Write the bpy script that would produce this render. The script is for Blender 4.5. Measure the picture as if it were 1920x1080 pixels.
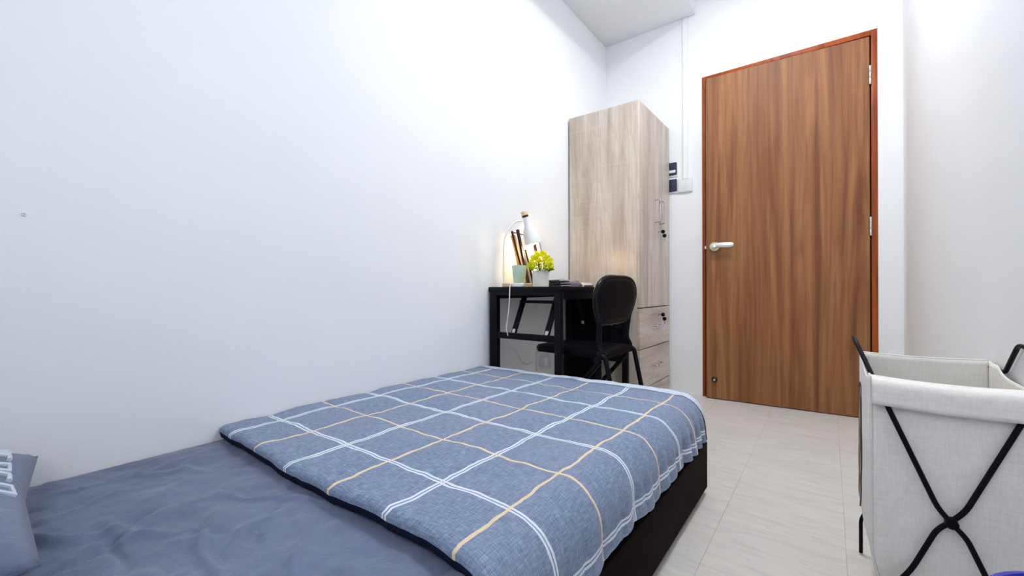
import bpy, bmesh, math, random
from mathutils import Vector, Matrix, noise
from math import sin, cos, pi, radians, sqrt, exp

# ------------------------------------------------------------------ scene, camera, light
SC = bpy.context.scene
COL = SC.collection
for o in list(bpy.data.objects):
    bpy.data.objects.remove(o)

yaw, pitch, roll = radians(37.05), radians(0.09), radians(-0.13)
F = Vector((-sin(yaw)*cos(pitch), cos(yaw)*cos(pitch), sin(pitch)))
r_ = Vector((cos(yaw), sin(yaw), 0)); u_ = r_.cross(F)
R = r_*cos(roll) + u_*sin(roll); U = -r_*sin(roll) + u_*cos(roll)
cd = bpy.data.cameras.new('camera'); cam = bpy.data.objects.new('camera', cd); COL.objects.link(cam)
cam.matrix_world = Matrix(((R.x, U.x, -F.x, 1.337), (R.y, U.y, -F.y, -2.949), (R.z, U.z, -F.z, .704), (0, 0, 0, 1)))
cd.sensor_width = 36; cd.lens = 789.1/1920*36; cd.clip_start = .02
SC.camera = cam

SC.view_settings.view_transform = 'Standard'; SC.view_settings.look = 'None'
SC.view_settings.gamma = 1; SC.view_settings.use_curve_mapping = False
SC.view_settings.exposure = -0.05

w = bpy.data.worlds.new('world'); SC.world = w; w.use_nodes = True
w.node_tree.nodes['Background'].inputs[0].default_value = (.75, .85, 1, 1)
w.node_tree.nodes['Background'].inputs[1].default_value = .3

def area_lamp(name, loc, size, power, color, rot=(0, 0, 0), shape='DISK', sy=None):
    l = bpy.data.lights.new(name, 'AREA'); l.shape = shape; l.size = size
    if sy: l.size_y = sy
    l.energy = power; l.color = color
    o = bpy.data.objects.new(name, l); o.location = loc; o.rotation_euler = rot; COL.objects.link(o)
    return o
CEIL_LAMP = (1.09, -1.2, 2.75)
area_lamp('ceiling_light', (CEIL_LAMP[0], CEIL_LAMP[1], 2.65), .12, 20, (.93, .97, 1.0), (0, radians(-4), 0), 'RECTANGLE', .5)
area_lamp('added_upward_fill', (CEIL_LAMP[0], CEIL_LAMP[1], 2.655), .12, 13, (.93, .97, 1.0), (pi, 0, 0), 'RECTANGLE', .5)  # upward fill added to the ceiling lamp, lights the room by bounce
# added fill light, just inside the made-up window behind the camera
area_lamp('added_fill_light', (1.1, -3.40, 1.45), .9, 8, (.86, .93, 1.0), (radians(90), 0, 0), 'RECTANGLE', 1.0)

# ------------------------------------------------------------------ helpers
ORG = {}
def smooth(me, ang=40):
    me.polygons.foreach_set('use_smooth', [True]*len(me.polygons))
    try: me.set_sharp_from_angle(angle=radians(ang))
    except Exception: pass

def empty(name, label, cat, loc=(0, 0, 0), group=None):
    o = bpy.data.objects.new(name, None); COL.objects.link(o); o.location = loc
    o.empty_display_size = .05
    o['label'] = label; o['category'] = cat
    if group: o['group'] = group
    ORG[o.name] = Vector(loc)
    return o

def tag(o, label=None, cat=None, group=None, kind=None):
    if label: o['label'] = label
    if cat: o['category'] = cat
    if group: o['group'] = group
    if kind: o['kind'] = kind
    return o

class MB:
    """collects world-space geometry; build() links it as one mesh object"""
    def __init__(s): s.v = []; s.f = []; s.m = []; s.uv = None; s.mi = 0
    def add(s, vs, fs):
        b = len(s.v); s.v += [tuple(v) for v in vs]
        for f in fs: s.f.append([i+b for i in f]); s.m.append(s.mi)
        return s
    def box(s, lo, hi, bev=0.0, seg=2, mat=None):
        bm = bmesh.new(); bmesh.ops.create_cube(bm, size=1)
        for v in bm.verts:
            v.co = Vector([lo[i] + (v.co[i]+.5)*(hi[i]-lo[i]) for i in range(3)])
        if bev: bmesh.ops.bevel(bm, geom=list(bm.edges), offset=bev, segments=seg, affect='EDGES', profile=.5)
        if mat is not None: bmesh.ops.transform(bm, matrix=mat, verts=list(bm.verts))
        return s.bm(bm)
    def bm(s, bm):
        bm.verts.index_update()
        s.add([v.co.copy() for v in bm.verts], [[v.index for v in f.verts] for f in bm.faces]); bm.free(); return s
    def tube(s, pts, r, n=10, closed=False, cap=True):
        P = [Vector(p) for p in pts]; k = len(P)
        rs = r if isinstance(r, (list, tuple)) else [r]*k
        T = []
        for i in range(k):
            a = P[(i-1) % k] if (closed or i) else P[i]; b = P[(i+1) % k] if (closed or i < k-1) else P[i]
            T.append((b-a).normalized())
        up = Vector((0, 0, 1)) if abs(T[0].z) < .9 else Vector((1, 0, 0))
        N = (up - T[0]*up.dot(T[0])).normalized(); vs = []
        for i in range(k):
            N = (N - T[i]*N.dot(T[i])).normalized(); B = T[i].cross(N)
            for j in range(n):
                a = 2*pi*j/n; vs.append(P[i] + (N*cos(a)+B*sin(a))*rs[i])
        fs = []
        for i in range(k if closed else k-1):
            for j in range(n):
                a, b = i*n, ((i+1) % k)*n
                fs.append([a+j, a+(j+1) % n, b+(j+1) % n, b+j])
        if cap and not closed:
            fs.append(list(range(n))[::-1]); fs.append([(k-1)*n+j for j in range(n)])
        return s.add(vs, fs)
    def lathe(s, prof, c=(0, 0, 0), n=32, mat=None, cap0=True, cap1=True):
        """prof: list of (radius, z) about the z axis, then mat or offset c"""
        vs = []
        for (r, z) in prof:
            for j in range(n):
                a = 2*pi*j/n; vs.append(Vector((r*cos(a), r*sin(a), z)))
        vs = [mat @ v for v in vs] if mat is not None else [v+Vector(c) for v in vs]
        fs = []
        for i in range(len(prof)-1):
            for j in range(n): fs.append([i*n+j, i*n+(j+1) % n, (i+1)*n+(j+1) % n, (i+1)*n+j])
        if cap0: fs.append(list(range(n))[::-1])
        if cap1: fs.append([(len(prof)-1)*n+j for j in range(n)])
        return s.add(vs, fs)
    def grid(s, nu, nv, fn, flip=False):
        vs = [fn(i/(nu-1), j/(nv-1)) for j in range(nv) for i in range(nu)]
        fs = []
        for j in range(nv-1):
            for i in range(nu-1):
                q = [j*nu+i, j*nu+i+1, (j+1)*nu+i+1, (j+1)*nu+i]
                fs.append(q[::-1] if flip else q)
        return s.add(vs, fs)
    def build(s, name, mat, parent=None, sm=True, org=None, ang=40):
        if parent is not None: o0 = ORG[parent.name]
        elif org is not None: o0 = Vector(org)
        else:
            xs, ys, zs = zip(*s.v); o0 = Vector(((min(xs)+max(xs))/2, (min(ys)+max(ys))/2, min(zs)))
        me = bpy.data.meshes.new(name)
        me.from_pydata([(v[0]-o0.x, v[1]-o0.y, v[2]-o0.z) for v in s.v], [], s.f)
        mats = mat if isinstance(mat, (list, tuple)) else [mat]
        for m in mats: me.materials.append(m)
        if len(mats) > 1: me.polygons.foreach_set('material_index', s.m)
        if s.uv:
            l = me.uv_layers.new(name='uv')
            for p in me.polygons:
                for li in p.loop_indices: l.data[li].uv = s.uv[me.loops[li].vertex_index]
        bm = bmesh.new(); bm.from_mesh(me)
        if s.uv is None: bmesh.ops.recalc_face_normals(bm, faces=list(bm.faces))
        bm.to_mesh(me); bm.free()
        me.update()
        if sm: smooth(me, ang)
        o = bpy.data.objects.new(name, me); COL.objects.link(o)
        if parent is not None: o.parent = parent; o.location = (0, 0, 0)
        else: o.location = o0
        ORG[o.name] = o0
        return o

def BOX(name, lo, hi, mat, parent=None, bev=.0015, seg=2, sm=True):
    return MB().box(lo, hi, bev, seg).build(name, mat, parent, sm)

def catmull(pts, k=6, closed=False):
    P = [Vector(p) for p in pts]; n = len(P); out = []
    for i in range(n if closed else n-1):
        g = lambda j: P[j % n] if closed else P[max(0, min(n-1, j))]
        a, b, c, d = g(i-1), g(i), g(i+1), g(i+2)
        for t in range(k):
            t /= k
            out.append(.5*((2*b)+(c-a)*t+(2*a-5*b+4*c-d)*t*t+(3*b-a-3*c+d)*t**3))
    if not closed: out.append(P[-1])
    return out

def fillet(pts, rad=.03, k=6):
    """polyline with rounded corners"""
    P = [Vector(p) for p in pts]; out = [P[0]]
    for i in range(1, len(P)-1):
        a = (P[i-1]-P[i]); b = (P[i+1]-P[i]); d = min(rad, a.length*.45, b.length*.45)
        p, q = P[i]+a.normalized()*d, P[i]+b.normalized()*d
        for t in range(k+1):
            t /= k; out.append(p*(1-t)**2 + P[i]*2*t*(1-t) + q*t*t)
    out.append(P[-1]); return out

def fbm(x, y, z=0, o=4):
    return noise.fractal(Vector((x, y, z)), 1.0, 2.0, o)

# ------------------------------------------------------------------ materials
def srgb(r, g, b):
    f = lambda c: (c/255/12.92) if c/255 <= .04045 else ((c/255+.055)/1.055)**2.4
    return (f(r), f(g), f(b), 1)

class N:
    def __init__(s, name):
        s.m = bpy.data.materials.new(name); s.m.use_nodes = True; s.t = s.m.node_tree
        s.b = s.t.nodes['Principled BSDF']
    def n(s, typ, **kw):
        x = s.t.nodes.new(typ)
        for k, v in kw.items():
            if k.startswith('i_'):
                x.inputs[k[2:].replace('_', ' ')].default_value = v
            else: setattr(x, k, v)
        return x
    def l(s, a, b): s.t.links.new(a, b)
    def math(s, op, a, b=None, c=None, clamp=False):
        x = s.n('ShaderNodeMath', operation=op); x.use_clamp = clamp
        for i, v in enumerate((a, b, c)):
            if v is None: continue
            if isinstance(v, (int, float)): x.inputs[i].default_value = v
            else: s.l(v, x.inputs[i])
        return x.outputs[0]
    def mix(s, fac, a, b, mode='MIX'):
        x = s.n('ShaderNodeMix', data_type='RGBA', blend_type=mode)
        for i, v in ((0, fac), (6, a), (7, b)):
            if isinstance(v, (int, float, tuple)): x.inputs[i].default_value = v
            else: s.l(v, x.inputs[i])
        return x.outputs[2]
    def ramp(s, fac, stops):
        x = s.n('ShaderNodeValToRGB'); e = x.color_ramp.elements
        while len(e) < len(stops): e.new(.5)
        for i, (p, c) in enumerate(stops): e[i].position = p; e[i].color = c
        s.l(fac, x.inputs[0]); return x.outputs[0]
    def co(s, scale=(1, 1, 1), src='Object', rot=(0, 0, 0), loc=(0, 0, 0)):
        t = s.n('ShaderNodeTexCoord'); m = s.n('ShaderNodeMapping')
        m.inputs['Scale'].default_value = scale; m.inputs['Rotation'].default_value = rot
        m.inputs['Location'].default_value = loc
        s.l(t.outputs[src], m.inputs[0]); return m.outputs[0]
    def noise(s, vec, scale=5, detail=4, rough=.55, dist=0):
        x = s.n('ShaderNodeTexNoise'); x.inputs['Scale'].default_value = scale; x.inputs['Detail'].default_value = detail
        x.inputs['Roughness'].default_value = rough; x.inputs['Distortion'].default_value = dist
        s.l(vec, x.inputs['Vector']); return x.outputs['Fac']
    def bump(s, h, strength=.2, dist=.002):
        x = s.n('ShaderNodeBump'); x.inputs['Strength'].default_value = strength; x.inputs['Distance'].default_value = dist
        s.l(h, x.inputs['Height']); s.l(x.outputs[0], s.b.inputs['Normal'])
    def out(s, col=None, rough=.5, metal=0, spec=None, coat=None):
        if col is not None:
            if isinstance(col, tuple): s.b.inputs['Base Color'].default_value = col
            else: s.l(col, s.b.inputs['Base Color'])
        if isinstance(rough, (int, float)): s.b.inputs['Roughness'].default_value = rough
        else: s.l(rough, s.b.inputs['Roughness'])
        s.b.inputs['Metallic'].default_value = metal
        if spec is not None: s.b.inputs['Specular IOR Level'].default_value = spec
        if coat: s.b.inputs['Coat Weight'].default_value = coat
        return s.m

def plain(name, c, rough=.5, metal=0, var=.04, spec=None, coat=None):
    m = N(name); f = m.noise(m.co(), 30, 3)
    d = tuple(max(0, x*(1-var)) for x in c[:3])+(1,); e = tuple(min(1, x*(1+var)) for x in c[:3])+(1,)
    return m.out(m.ramp(f, [(.3, d), (.7, e)]), rough, metal, spec, coat)

def mat_wall(name, c):
    m = N(name); v = m.co(); f = m.noise(v, 1.6, 4); g = m.noise(v, 160, 3)
    d = tuple(x*.975 for x in c[:3])+(1,)
    m.bump(m.math('ADD', g, m.math('MULTIPLY', m.noise(v, 9, 3), 2.0)), .12, .002)
    return m.out(m.ramp(f, [(.35, d), (.65, c)]), .62, spec=.25)

def mat_floor():
    m = N('vinyl_floor')
    rnd = m.n('ShaderNodeObjectInfo').outputs['Random']
    t = m.n('ShaderNodeTexCoord'); geo = m.n('ShaderNodeNewGeometry')
    ofs = m.n('ShaderNodeCombineXYZ'); m.l(m.math('MULTIPLY', rnd, 37.0), ofs.inputs[2])
    va = m.n('ShaderNodeVectorMath', operation='ADD'); m.l(geo.outputs['Position'], va.inputs[0]); m.l(ofs.outputs[0], va.inputs[1])
    mp = m.n('ShaderNodeMapping'); mp.inputs['Scale'].default_value = (9, 55, 9); m.l(va.outputs[0], mp.inputs[0])
    mp2 = m.n('ShaderNodeMapping'); mp2.inputs['Scale'].default_value = (3.2, 6, 1); m.l(va.outputs[0], mp2.inputs[0])
    mp3 = m.n('ShaderNodeMapping'); mp3.inputs['Scale'].default_value = (45, 120, 9); m.l(va.outputs[0], mp3.inputs[0])
    a = m.noise(mp.outputs[0], 1, 6, .62, .6); b = m.noise(mp2.outputs[0], 1, 4, .5); c3 = m.noise(mp3.outputs[0], 1, 2)
    col = m.ramp(a, [(.25, srgb(190, 183, 177)), (.48, srgb(216, 211, 205)), (.62, srgb(223, 219, 214)), (.8, srgb(234, 232, 228))])
    col = m.mix(m.ramp(b, [(.3, (0, 0, 0, 1)), (.7, (1, 1, 1, 1))]), m.mix(.55, col, srgb(209, 203, 199)), m.mix(.25, col, srgb(232, 222, 210)))
    dk = m.ramp(c3, [(.66, (0, 0, 0, 1)), (.78, (1, 1, 1, 1))])
    col = m.mix(m.math('MULTIPLY', dk, .3), col, srgb(130, 122, 116))
    m.bump(a, .08, .001)
    return m.out(col, .42, spec=.35)

def mat_oak(name, seed=0.0, along='z'):
    m = N(name)
    sc = {'z': (1, 1, .085), 'y': (1, .085, 1)}[along]
    v = m.co(sc, loc=(seed, seed*1.7, seed*.3))
    big = m.noise(v, 11, 3, .5, .8)
    mid = m.noise(v, 34, 5, .6, 1.2)
    v2 = m.co({'z': (1, 1, .02), 'y': (1, .02, 1)}[along], loc=(seed, 0, 0)); fine = m.noise(v2, 190, 3, .7)
    v3 = m.co({'z': (1, 1, .28), 'y': (1, .28, 1)}[along], loc=(seed*2, 0, seed))
    wv = m.n('ShaderNodeTexWave', wave_type='BANDS', bands_direction='DIAGONAL'); m.l(v3, wv.inputs['Vector'])
    wv.inputs['Scale'].default_value = 7; wv.inputs['Distortion'].default_value = 9; wv.inputs['Detail'].default_value = 3; wv.inputs['Detail Scale'].default_value = 1.2
    vz = m.co((2, 2, 120) if along == 'z' else (2, 120, 2)); saw = m.noise(vz, 1, 2)
    col = m.ramp(big, [(.28, srgb(176, 159, 143)), (.45, srgb(200, 186, 171)), (.6, srgb(213, 203, 192)), (.75, srgb(192, 175, 160))])
    col = m.mix(m.math('MULTIPLY', m.ramp(mid, [(.3, (1, 1, 1, 1)), (.55, (0, 0, 0, 1))]), .34), col, srgb(146, 127, 111))
    col = m.mix(m.math('MULTIPLY', m.ramp(wv.outputs['Fac'], [(0.0, (1, 1, 1, 1)), (.16, (0, 0, 0, 1))]), .13), col, srgb(138, 118, 102))
    col = m.mix(m.math('MULTIPLY', m.ramp(fine, [(.36, (1, 1, 1, 1)), (.52, (0, 0, 0, 1))]), .22), col, srgb(140, 121, 106))
    col = m.mix(m.math('MULTIPLY', m.ramp(saw, [(.55, (0, 0, 0, 1)), (.7, (1, 1, 1, 1))]), .12), col, srgb(230, 224, 216))
    m.bump(fine, .1, .0006)
    return m.out(col, .3, spec=.5)

def mat_walnut():
    m = N('walnut_door')
    v = m.co((1, 1, .05)); v2 = m.co((1, 1, .018)); v3 = m.co((1, .3, .16))
    big = m.noise(v, 9, 4, .55, .9); fine = m.noise(v2, 120, 4, .7, .2); mid = m.noise(v, 30, 5, .6, 1.0)
    wv = m.n('ShaderNodeTexWave', wave_type='BANDS', bands_direction='X'); m.l(v3, wv.inputs['Vector'])
    wv.inputs['Scale'].default_value = 5.5; wv.inputs['Distortion'].default_value = 5; wv.inputs['Detail'].default_value = 3; wv.inputs['Detail Scale'].default_value = 1.3
    col = m.ramp(big, [(.25, srgb(100, 58, 32)), (.42, srgb(134, 86, 51)), (.55, srgb(158, 109, 67)), (.72, srgb(118, 71, 41))])
    col = m.mix(m.math('MULTIPLY', m.ramp(wv.outputs['Fac'], [(.0, (1, 1, 1, 1)), (.3, (0, 0, 0, 1))]), .30), col, srgb(100, 58, 36))
    col = m.mix(m.math('MULTIPLY', m.ramp(mid, [(.3, (1, 1, 1, 1)), (.48, (0, 0, 0, 1))]), .36), col, srgb(92, 52, 32))
    col = m.mix(m.math('MULTIPLY', m.ramp(fine, [(.35, (1, 1, 1, 1)), (.52, (0, 0, 0, 1))]), .24), col, srgb(84, 46, 28))
    m.bump(fine, .08, .0006)
    return m.out(col, .5, spec=.3)

def mat_wood(name, a, b, scale=25, rough=.35, axis=2, spec=.2):
    m = N(name); s = [1, 1, 1]; s[axis] = .08
    f = m.noise(m.co(tuple(s)), scale, 5, .6, .6)
    return m.out(m.ramp(f, [(.3, a), (.7, b)]), rough, spec=spec)

def mat_sheet():
    m = N('fitted_sheet_cloth'); v = m.co()
    f = m.noise(v, 3, 5); g = m.noise(m.co((1, 1, 1)), 700, 2); h = m.noise(v, 26, 5, .6, 1.2)
    col = m.ramp(f, [(.3, srgb(86, 97, 124)), (.7, srgb(106, 117, 144))])
    m.bump(m.math('ADD', m.math('MULTIPLY', g, .15), h), .6, .006)
    m.b.inputs['Sheen Weight'].default_value = .25
    return m.out(col, .62, spec=.3)

def mat_quilt():
    m = N('plaid_quilt_cloth')
    t = m.n('ShaderNodeUVMap'); t.uv_map = 'uv'
    wob = m.n('ShaderNodeTexNoise'); wob.inputs['Scale'].default_value = 9; wob.inputs['Detail'].default_value = 3
    m.l(t.outputs[0], wob.inputs['Vector'])
    sub = m.n('ShaderNodeVectorMath', operation='SUBTRACT'); m.l(wob.outputs['Color'], sub.inputs[0]); sub.inputs[1].default_value = (.5, .5, .5)
    scl = m.n('ShaderNodeVectorMath', operation='SCALE'); m.l(sub.outputs[0], scl.inputs[0]); scl.inputs['Scale'].default_value = .022
    add = m.n('ShaderNodeVectorMath', operation='ADD'); m.l(t.outputs[0], add.inputs[0]); m.l(scl.outputs[0], add.inputs[1])
    sp = m.n('ShaderNodeSeparateXYZ'); m.l(add.outputs[0], sp.inputs[0])
    X, Y = sp.outputs[0], sp.outputs[1]
    P = .1645
    def lines(c, first):
        k = m.math('DIVIDE', m.math('SUBTRACT', c, first), P)
        near = m.math('ROUND', k); d = m.math('MULTIPLY', m.math('SUBTRACT', k, near), P)
        odd = m.math('ABSOLUTE', m.math('MODULO', near, 2.0))
        ad = m.math('ABSOLUTE', d)
        white = m.math('MULTIPLY', m.math('LESS_THAN', m.math('ABSOLUTE', m.math('SUBTRACT', ad, .0041)), .0026), m.math('SUBTRACT', 1.0, odd))
        orange = m.math('MULTIPLY', m.math('LESS_THAN', ad, .0033), odd)
        return white, orange
    w1, o1 = lines(X, .078); w2, o2 = lines(Y, -2.38)
    sp2 = m.n('ShaderNodeSeparateXYZ'); m.l(t.outputs[0], sp2.inputs[0])
    cw = m.n('ShaderNodeCombineXYZ'); m.l(m.math('MULTIPLY', sp2.outputs[0], 400), cw.inputs[0]); m.l(m.math('MULTIPLY', sp2.outputs[1], 45), cw.inputs[1])
    cv = m.n('ShaderNodeCombineXYZ'); m.l(m.math('MULTIPLY', sp2.outputs[0], 45), cv.inputs[0]); m.l(m.math('MULTIPLY', sp2.outputs[1], 400), cv.inputs[1])
    a = m.noise(cw.outputs[0], 1, 3, .6); b = m.noise(cv.outputs[0], 1, 3, .6)
    wf = m.math('MULTIPLY', m.math('ADD', a, b), .5)
    col = m.ramp(wf, [(.34, srgb(80, 99, 128)), (.5, srgb(117, 136, 163)), (.66, srgb(156, 172, 193))])
    lowf = m.noise(t.outputs[0], 2.5, 3)
    col = m.mix(m.math('MULTIPLY', m.ramp(lowf, [(.35, (0, 0, 0, 1)), (.7, (1, 1, 1, 1))]), .22), col, srgb(146, 147, 164))
    W = m.math('MAXIMUM', w1, w2); O = m.math('MAXIMUM', o1, o2)
    col = m.mix(W, col, srgb(224, 230, 238)); col = m.mix(m.math('MULTIPLY', O, .9), col, srgb(240, 214, 168))
    m.bump(m.math('ADD', m.math('MULTIPLY', wf, 1.0), m.math('MULTIPLY', m.math('MAXIMUM', W, O), 1.2)), .35, .0016)
    m.b.inputs['Sheen Weight'].default_value = .15
    return m.out(col, .75, spec=.25)

def mat_linen(name, c, d):
    m = N(name); v = m.co()
    a = m.noise(m.co((40, 40, 520)), 1, 3, .6); b = m.noise(m.co((420, 420, 30)), 1, 3, .6)
    f = m.noise(v, 7, 4)
    wf = m.math('MULTIPLY', m.math('ADD', a, b), .5)
    col = m.ramp(wf, [(.36, d), (.58, c)])
    col = m.mix(m.math('MULTIPLY', m.ramp(f, [(.55, (0, 0, 0, 1)), (.8, (1, 1, 1, 1))]), .2), col, d)
    m.bump(m.math('ADD', m.math('MULTIPLY', wf, .1), m.noise(v, 18, 4, .6, 1.)), .3, .003)
    return m.out(col, .85, spec=.1)

M = {}
M['wall'] = mat_wall('wall_paint', (.935, .942, .96, 1))
M['ceil'] = mat_wall('ceiling_paint', (.93, .938, .957, 1))
M['floor'] = mat_floor()
M['joint'] = plain('floor_joint', srgb(192, 186, 180), .8)
M['oak'] = mat_oak('pale_oak_side', 0.0)
M['oak2'] = mat_oak('pale_oak_front', 3.1)
M['oakd'] = mat_oak('pale_oak_drawer', 7.7, 'y')
M['edge'] = mat_wood('cream_edge_strip', srgb(205, 186, 160), srgb(222, 206, 183), 30, .5)
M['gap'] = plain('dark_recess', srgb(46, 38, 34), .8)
M['walnut'] = mat_walnut()
M['jamb'] = mat_wood('red_brown_timber', srgb(112, 42, 16), srgb(178, 90, 38), 22, .4)
M['black'] = plain('black_metal', (.0035, .0035, .006, 1), .42, 0, spec=.12)
M['gloss'] = plain('black_gloss_vinyl', (.0035, .0035, .006, 1), .27, 0, spec=.2)
M['vinyl'] = plain('black_vinyl', (.003, .003, .005, 1), .45, 0, spec=.06)
M['desk_top'] = plain('black_desk_board', (.004, .004, .007, 1), .5, spec=.12)
M['chrome'] = plain('chrome', (.50, .51, .54, 1), .16, 1)
M['steel'] = plain('brushed_steel', (.6, .6, .62, 1), .35, 1)
M['brass'] = plain('pale_brass', srgb(214, 204, 172), .28, 1)
M['satin'] = plain('satin_nickel', srgb(236, 236, 230), .32, .75)
M['white'] = plain('white_plastic', srgb(232, 234, 236), .4)
M['lampw'] = plain('white_lamp_enamel', srgb(238, 239, 240), .4)
M['mint'] = plain('mint_ceramic', srgb(196, 224, 206), .35)
M['pot'] = plain('white_pot', srgb(240, 234, 226), .5)
M['navy'] = plain('navy_switch', srgb(40, 44, 72), .35)
M['bedbase'] = mat_wood('dark_brown_board', srgb(20, 12, 12), srgb(30, 19, 18), 20, .8, 1, .03)
M['sheet'] = mat_sheet()
M['quilt'] = mat_quilt()
M['edge_shade'] = plain('navy_edge_shade', srgb(30, 35, 54), .85, var=.1, spec=.1)  # dark colour for the shade under the quilt's near edge
M['border'] = plain('pale_quilt_border', srgb(196, 206, 222), .8, var=.03)
M['linen'] = mat_linen('natural_linen', srgb(245, 241, 235), srgb(234, 229, 222))
M['linenw'] = mat_linen('pale_linen', srgb(234, 231, 226), srgb(222, 218, 212))
M['olive'] = plain('olive_brown_print', srgb(136, 118, 72), .8, var=.3)
M['brownline'] = plain('dark_brown_print', srgb(70, 52, 46), .8)
M['blue'] = plain('blue_gloss_plastic', srgb(22, 30, 170), .18, spec=.5)
M['wood_l'] = mat_wood('light_wood', srgb(222, 192, 150), srgb(238, 214, 178), 30, .5, 0)
M['wood_d'] = mat_wood('dark_stained_wood', srgb(54, 28, 22), srgb(84, 44, 30), 30, .4)
M['wood_m'] = mat_wood('honey_wood', srgb(196, 150, 96), srgb(226, 186, 130), 30, .45)
M['card'] = plain('white_card', srgb(236, 230, 226), .6)
M['soil'] = plain('dark_soil', srgb(40, 44, 24), .9, var=.4)
M['pillow_print'] = plain('pillow_white_print', srgb(205, 214, 226), .7)
M['darkcloth'] = plain('dark_cloth', srgb(34, 34, 46), .8, var=.3)
M['greycloth'] = mat_linen('mauve_grey_cloth', srgb(150, 138, 146), srgb(70, 70, 96))
M['pinkcloth'] = plain('pale_pink_cloth', srgb(206, 186, 180), .8)
M['emit'] = None
def emitter(name, c, s):
    m = N(name); m.b.inputs['Emission Color'].default_value = c; m.b.inputs['Emission Strength'].default_value = s
    return m.out(c, .5)
M['bulb'] = emitter('warm_bulb', (1, .78, .48, 1), 12)
M['diffuser'] = emitter('lamp_diffuser', (.93, .97, 1, 1), 4)
def mat_leaf():
    m = N('lime_leaf'); t = m.n('ShaderNodeTexCoord'); s = m.n('ShaderNodeSeparateXYZ'); m.l(t.outputs['Object'], s.inputs[0])
    f = m.noise(t.outputs['Object'], 60, 3)
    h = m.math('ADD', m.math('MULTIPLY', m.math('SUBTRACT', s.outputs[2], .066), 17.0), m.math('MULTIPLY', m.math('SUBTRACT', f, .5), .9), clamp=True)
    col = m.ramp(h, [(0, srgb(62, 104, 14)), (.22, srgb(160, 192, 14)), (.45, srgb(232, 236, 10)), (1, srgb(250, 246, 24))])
    m.b.inputs['Subsurface Weight'].default_value = .0
    return m.out(col, .5)
M['leaf'] = mat_leaf()

# ------------------------------------------------------------------ room shell
RW, NW, CZ = 1.642, -3.45, 2.75      # right wall x, near wall y, ceiling z
def struct(o): o['kind'] = 'structure'; return o
b = MB()
b.box((-.12, 0, -.05), (.673, .13, CZ+.1)); b.box((1.542, 0, -.05), (RW+.15, .13, CZ+.1)); b.box((.673, 0, 2.081), (1.542, .13, CZ+.1))
struct(b.build('wall_far', M['wall'], sm=False))
struct(MB().box((-.12, NW-.1, -.05), (0, 0, CZ+.1)).build('wall_left', M['wall'], sm=False))
struct(MB().box((RW, NW-.1, -.05), (RW+.15, -.0035, CZ+.1)).build('wall_right', M['wall'], sm=False))
# near wall behind the camera, with an opening for the added window
b = MB()
b.box((0, NW-.1, -.05), (.5, NW, CZ)); b.box((1.4, NW-.1, -.05), (RW, NW, CZ)); b.box((.5, NW-.1, -.05), (1.4, NW, .95)); b.box((.5, NW-.1, 1.95), (1.4, NW, CZ))
struct(b.build('wall_near', M['wall'], sm=False))
struct(MB().box((-.12, NW-.1, CZ), (RW+.15, .13, CZ+.1)).build('ceiling', M['ceil'], sm=False))
tr = struct(MB().box((0, NW, 2.513), (.635, 0, CZ), .004, 2).build('trim_1', M['ceil'])); tr['label'] = 'white boxed beam along the top of the left wall'
fl = struct(MB().box((-.1, NW-.1, -.06), (RW+.1, .13, -.003)).build('floor', M['joint'], sm=False))
# vinyl tiles, 30 cm
xs = [0, .17, .47, .77, 1.07, 1.37, RW]
ys = [NW] + [-3.3+.3*k for k in range(12)] + [.05]
rng = random.Random(4)
for i in range(len(xs)-1):
    for j in range(len(ys)-1):
        x0, x1, y0, y1 = xs[i], xs[i+1], ys[j], ys[j+1]
        if y1 > 0 and False: continue
        g = .0002; h = rng.uniform(-.0002, .0002)
        lo = (x0+g, y0+g, -.003); hi = (x1-g, (y1-g), h)
        if y1 > 0:
            if x1 <= .673 or x0 >= 1.542: continue
            lo = (max(lo[0], .70), lo[1], lo[2]); hi = (min(hi[0], 1.515), hi[1], hi[2])
        MB().box(lo, hi, .0004, 1).build('floor_tile', M['floor'], fl, sm=False)

# unseen window behind the camera, added to light the room
wn = struct(MB().box((.5, NW-.06, .95), (.54, NW-.02, 1.95), .003).box((1.36, NW-.06, .95), (1.4, NW-.02, 1.95), .003)
            .box((.54, NW-.06, .95), (1.36, NW-.02, .99), .003).box((.54, NW-.06, 1.91), (1.36, NW-.02, 1.95), .003)
            .box((.93, NW-.06, .99), (.97, NW-.02, 1.91), .003).build('added_window_1', M['white']))
gm = N('added_window_glass'); gm.b.inputs['Transmission Weight'].default_value = 1; gm.b.inputs['IOR'].default_value = 1.1
gm = gm.out((.95, .97, 1, 1), .05)
MB().box((.54, NW-.043, .99), (.93, NW-.037, 1.91)).build('added_pane', gm, wn, sm=False)
MB().box((.97, NW-.043, .99), (1.36, NW-.037, 1.91)).build('added_pane', gm, wn, sm=False)

# wall plug left in the left wall
wp = MB()
mt = Matrix.Translation((0.0, -2.862, .861)) @ Matrix.Rotation(radians(90), 4, 'Y')
wp.lathe([(.004, -.001), (.0045, .001), (.0034, .0025), (.0016, .0025), (.0012, .0008)], n=14, mat=mt)
o = wp.build('wall_plug', M['white']); tag(o, 'small white screw plug left in the bare left wall', 'wall plug')

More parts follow.
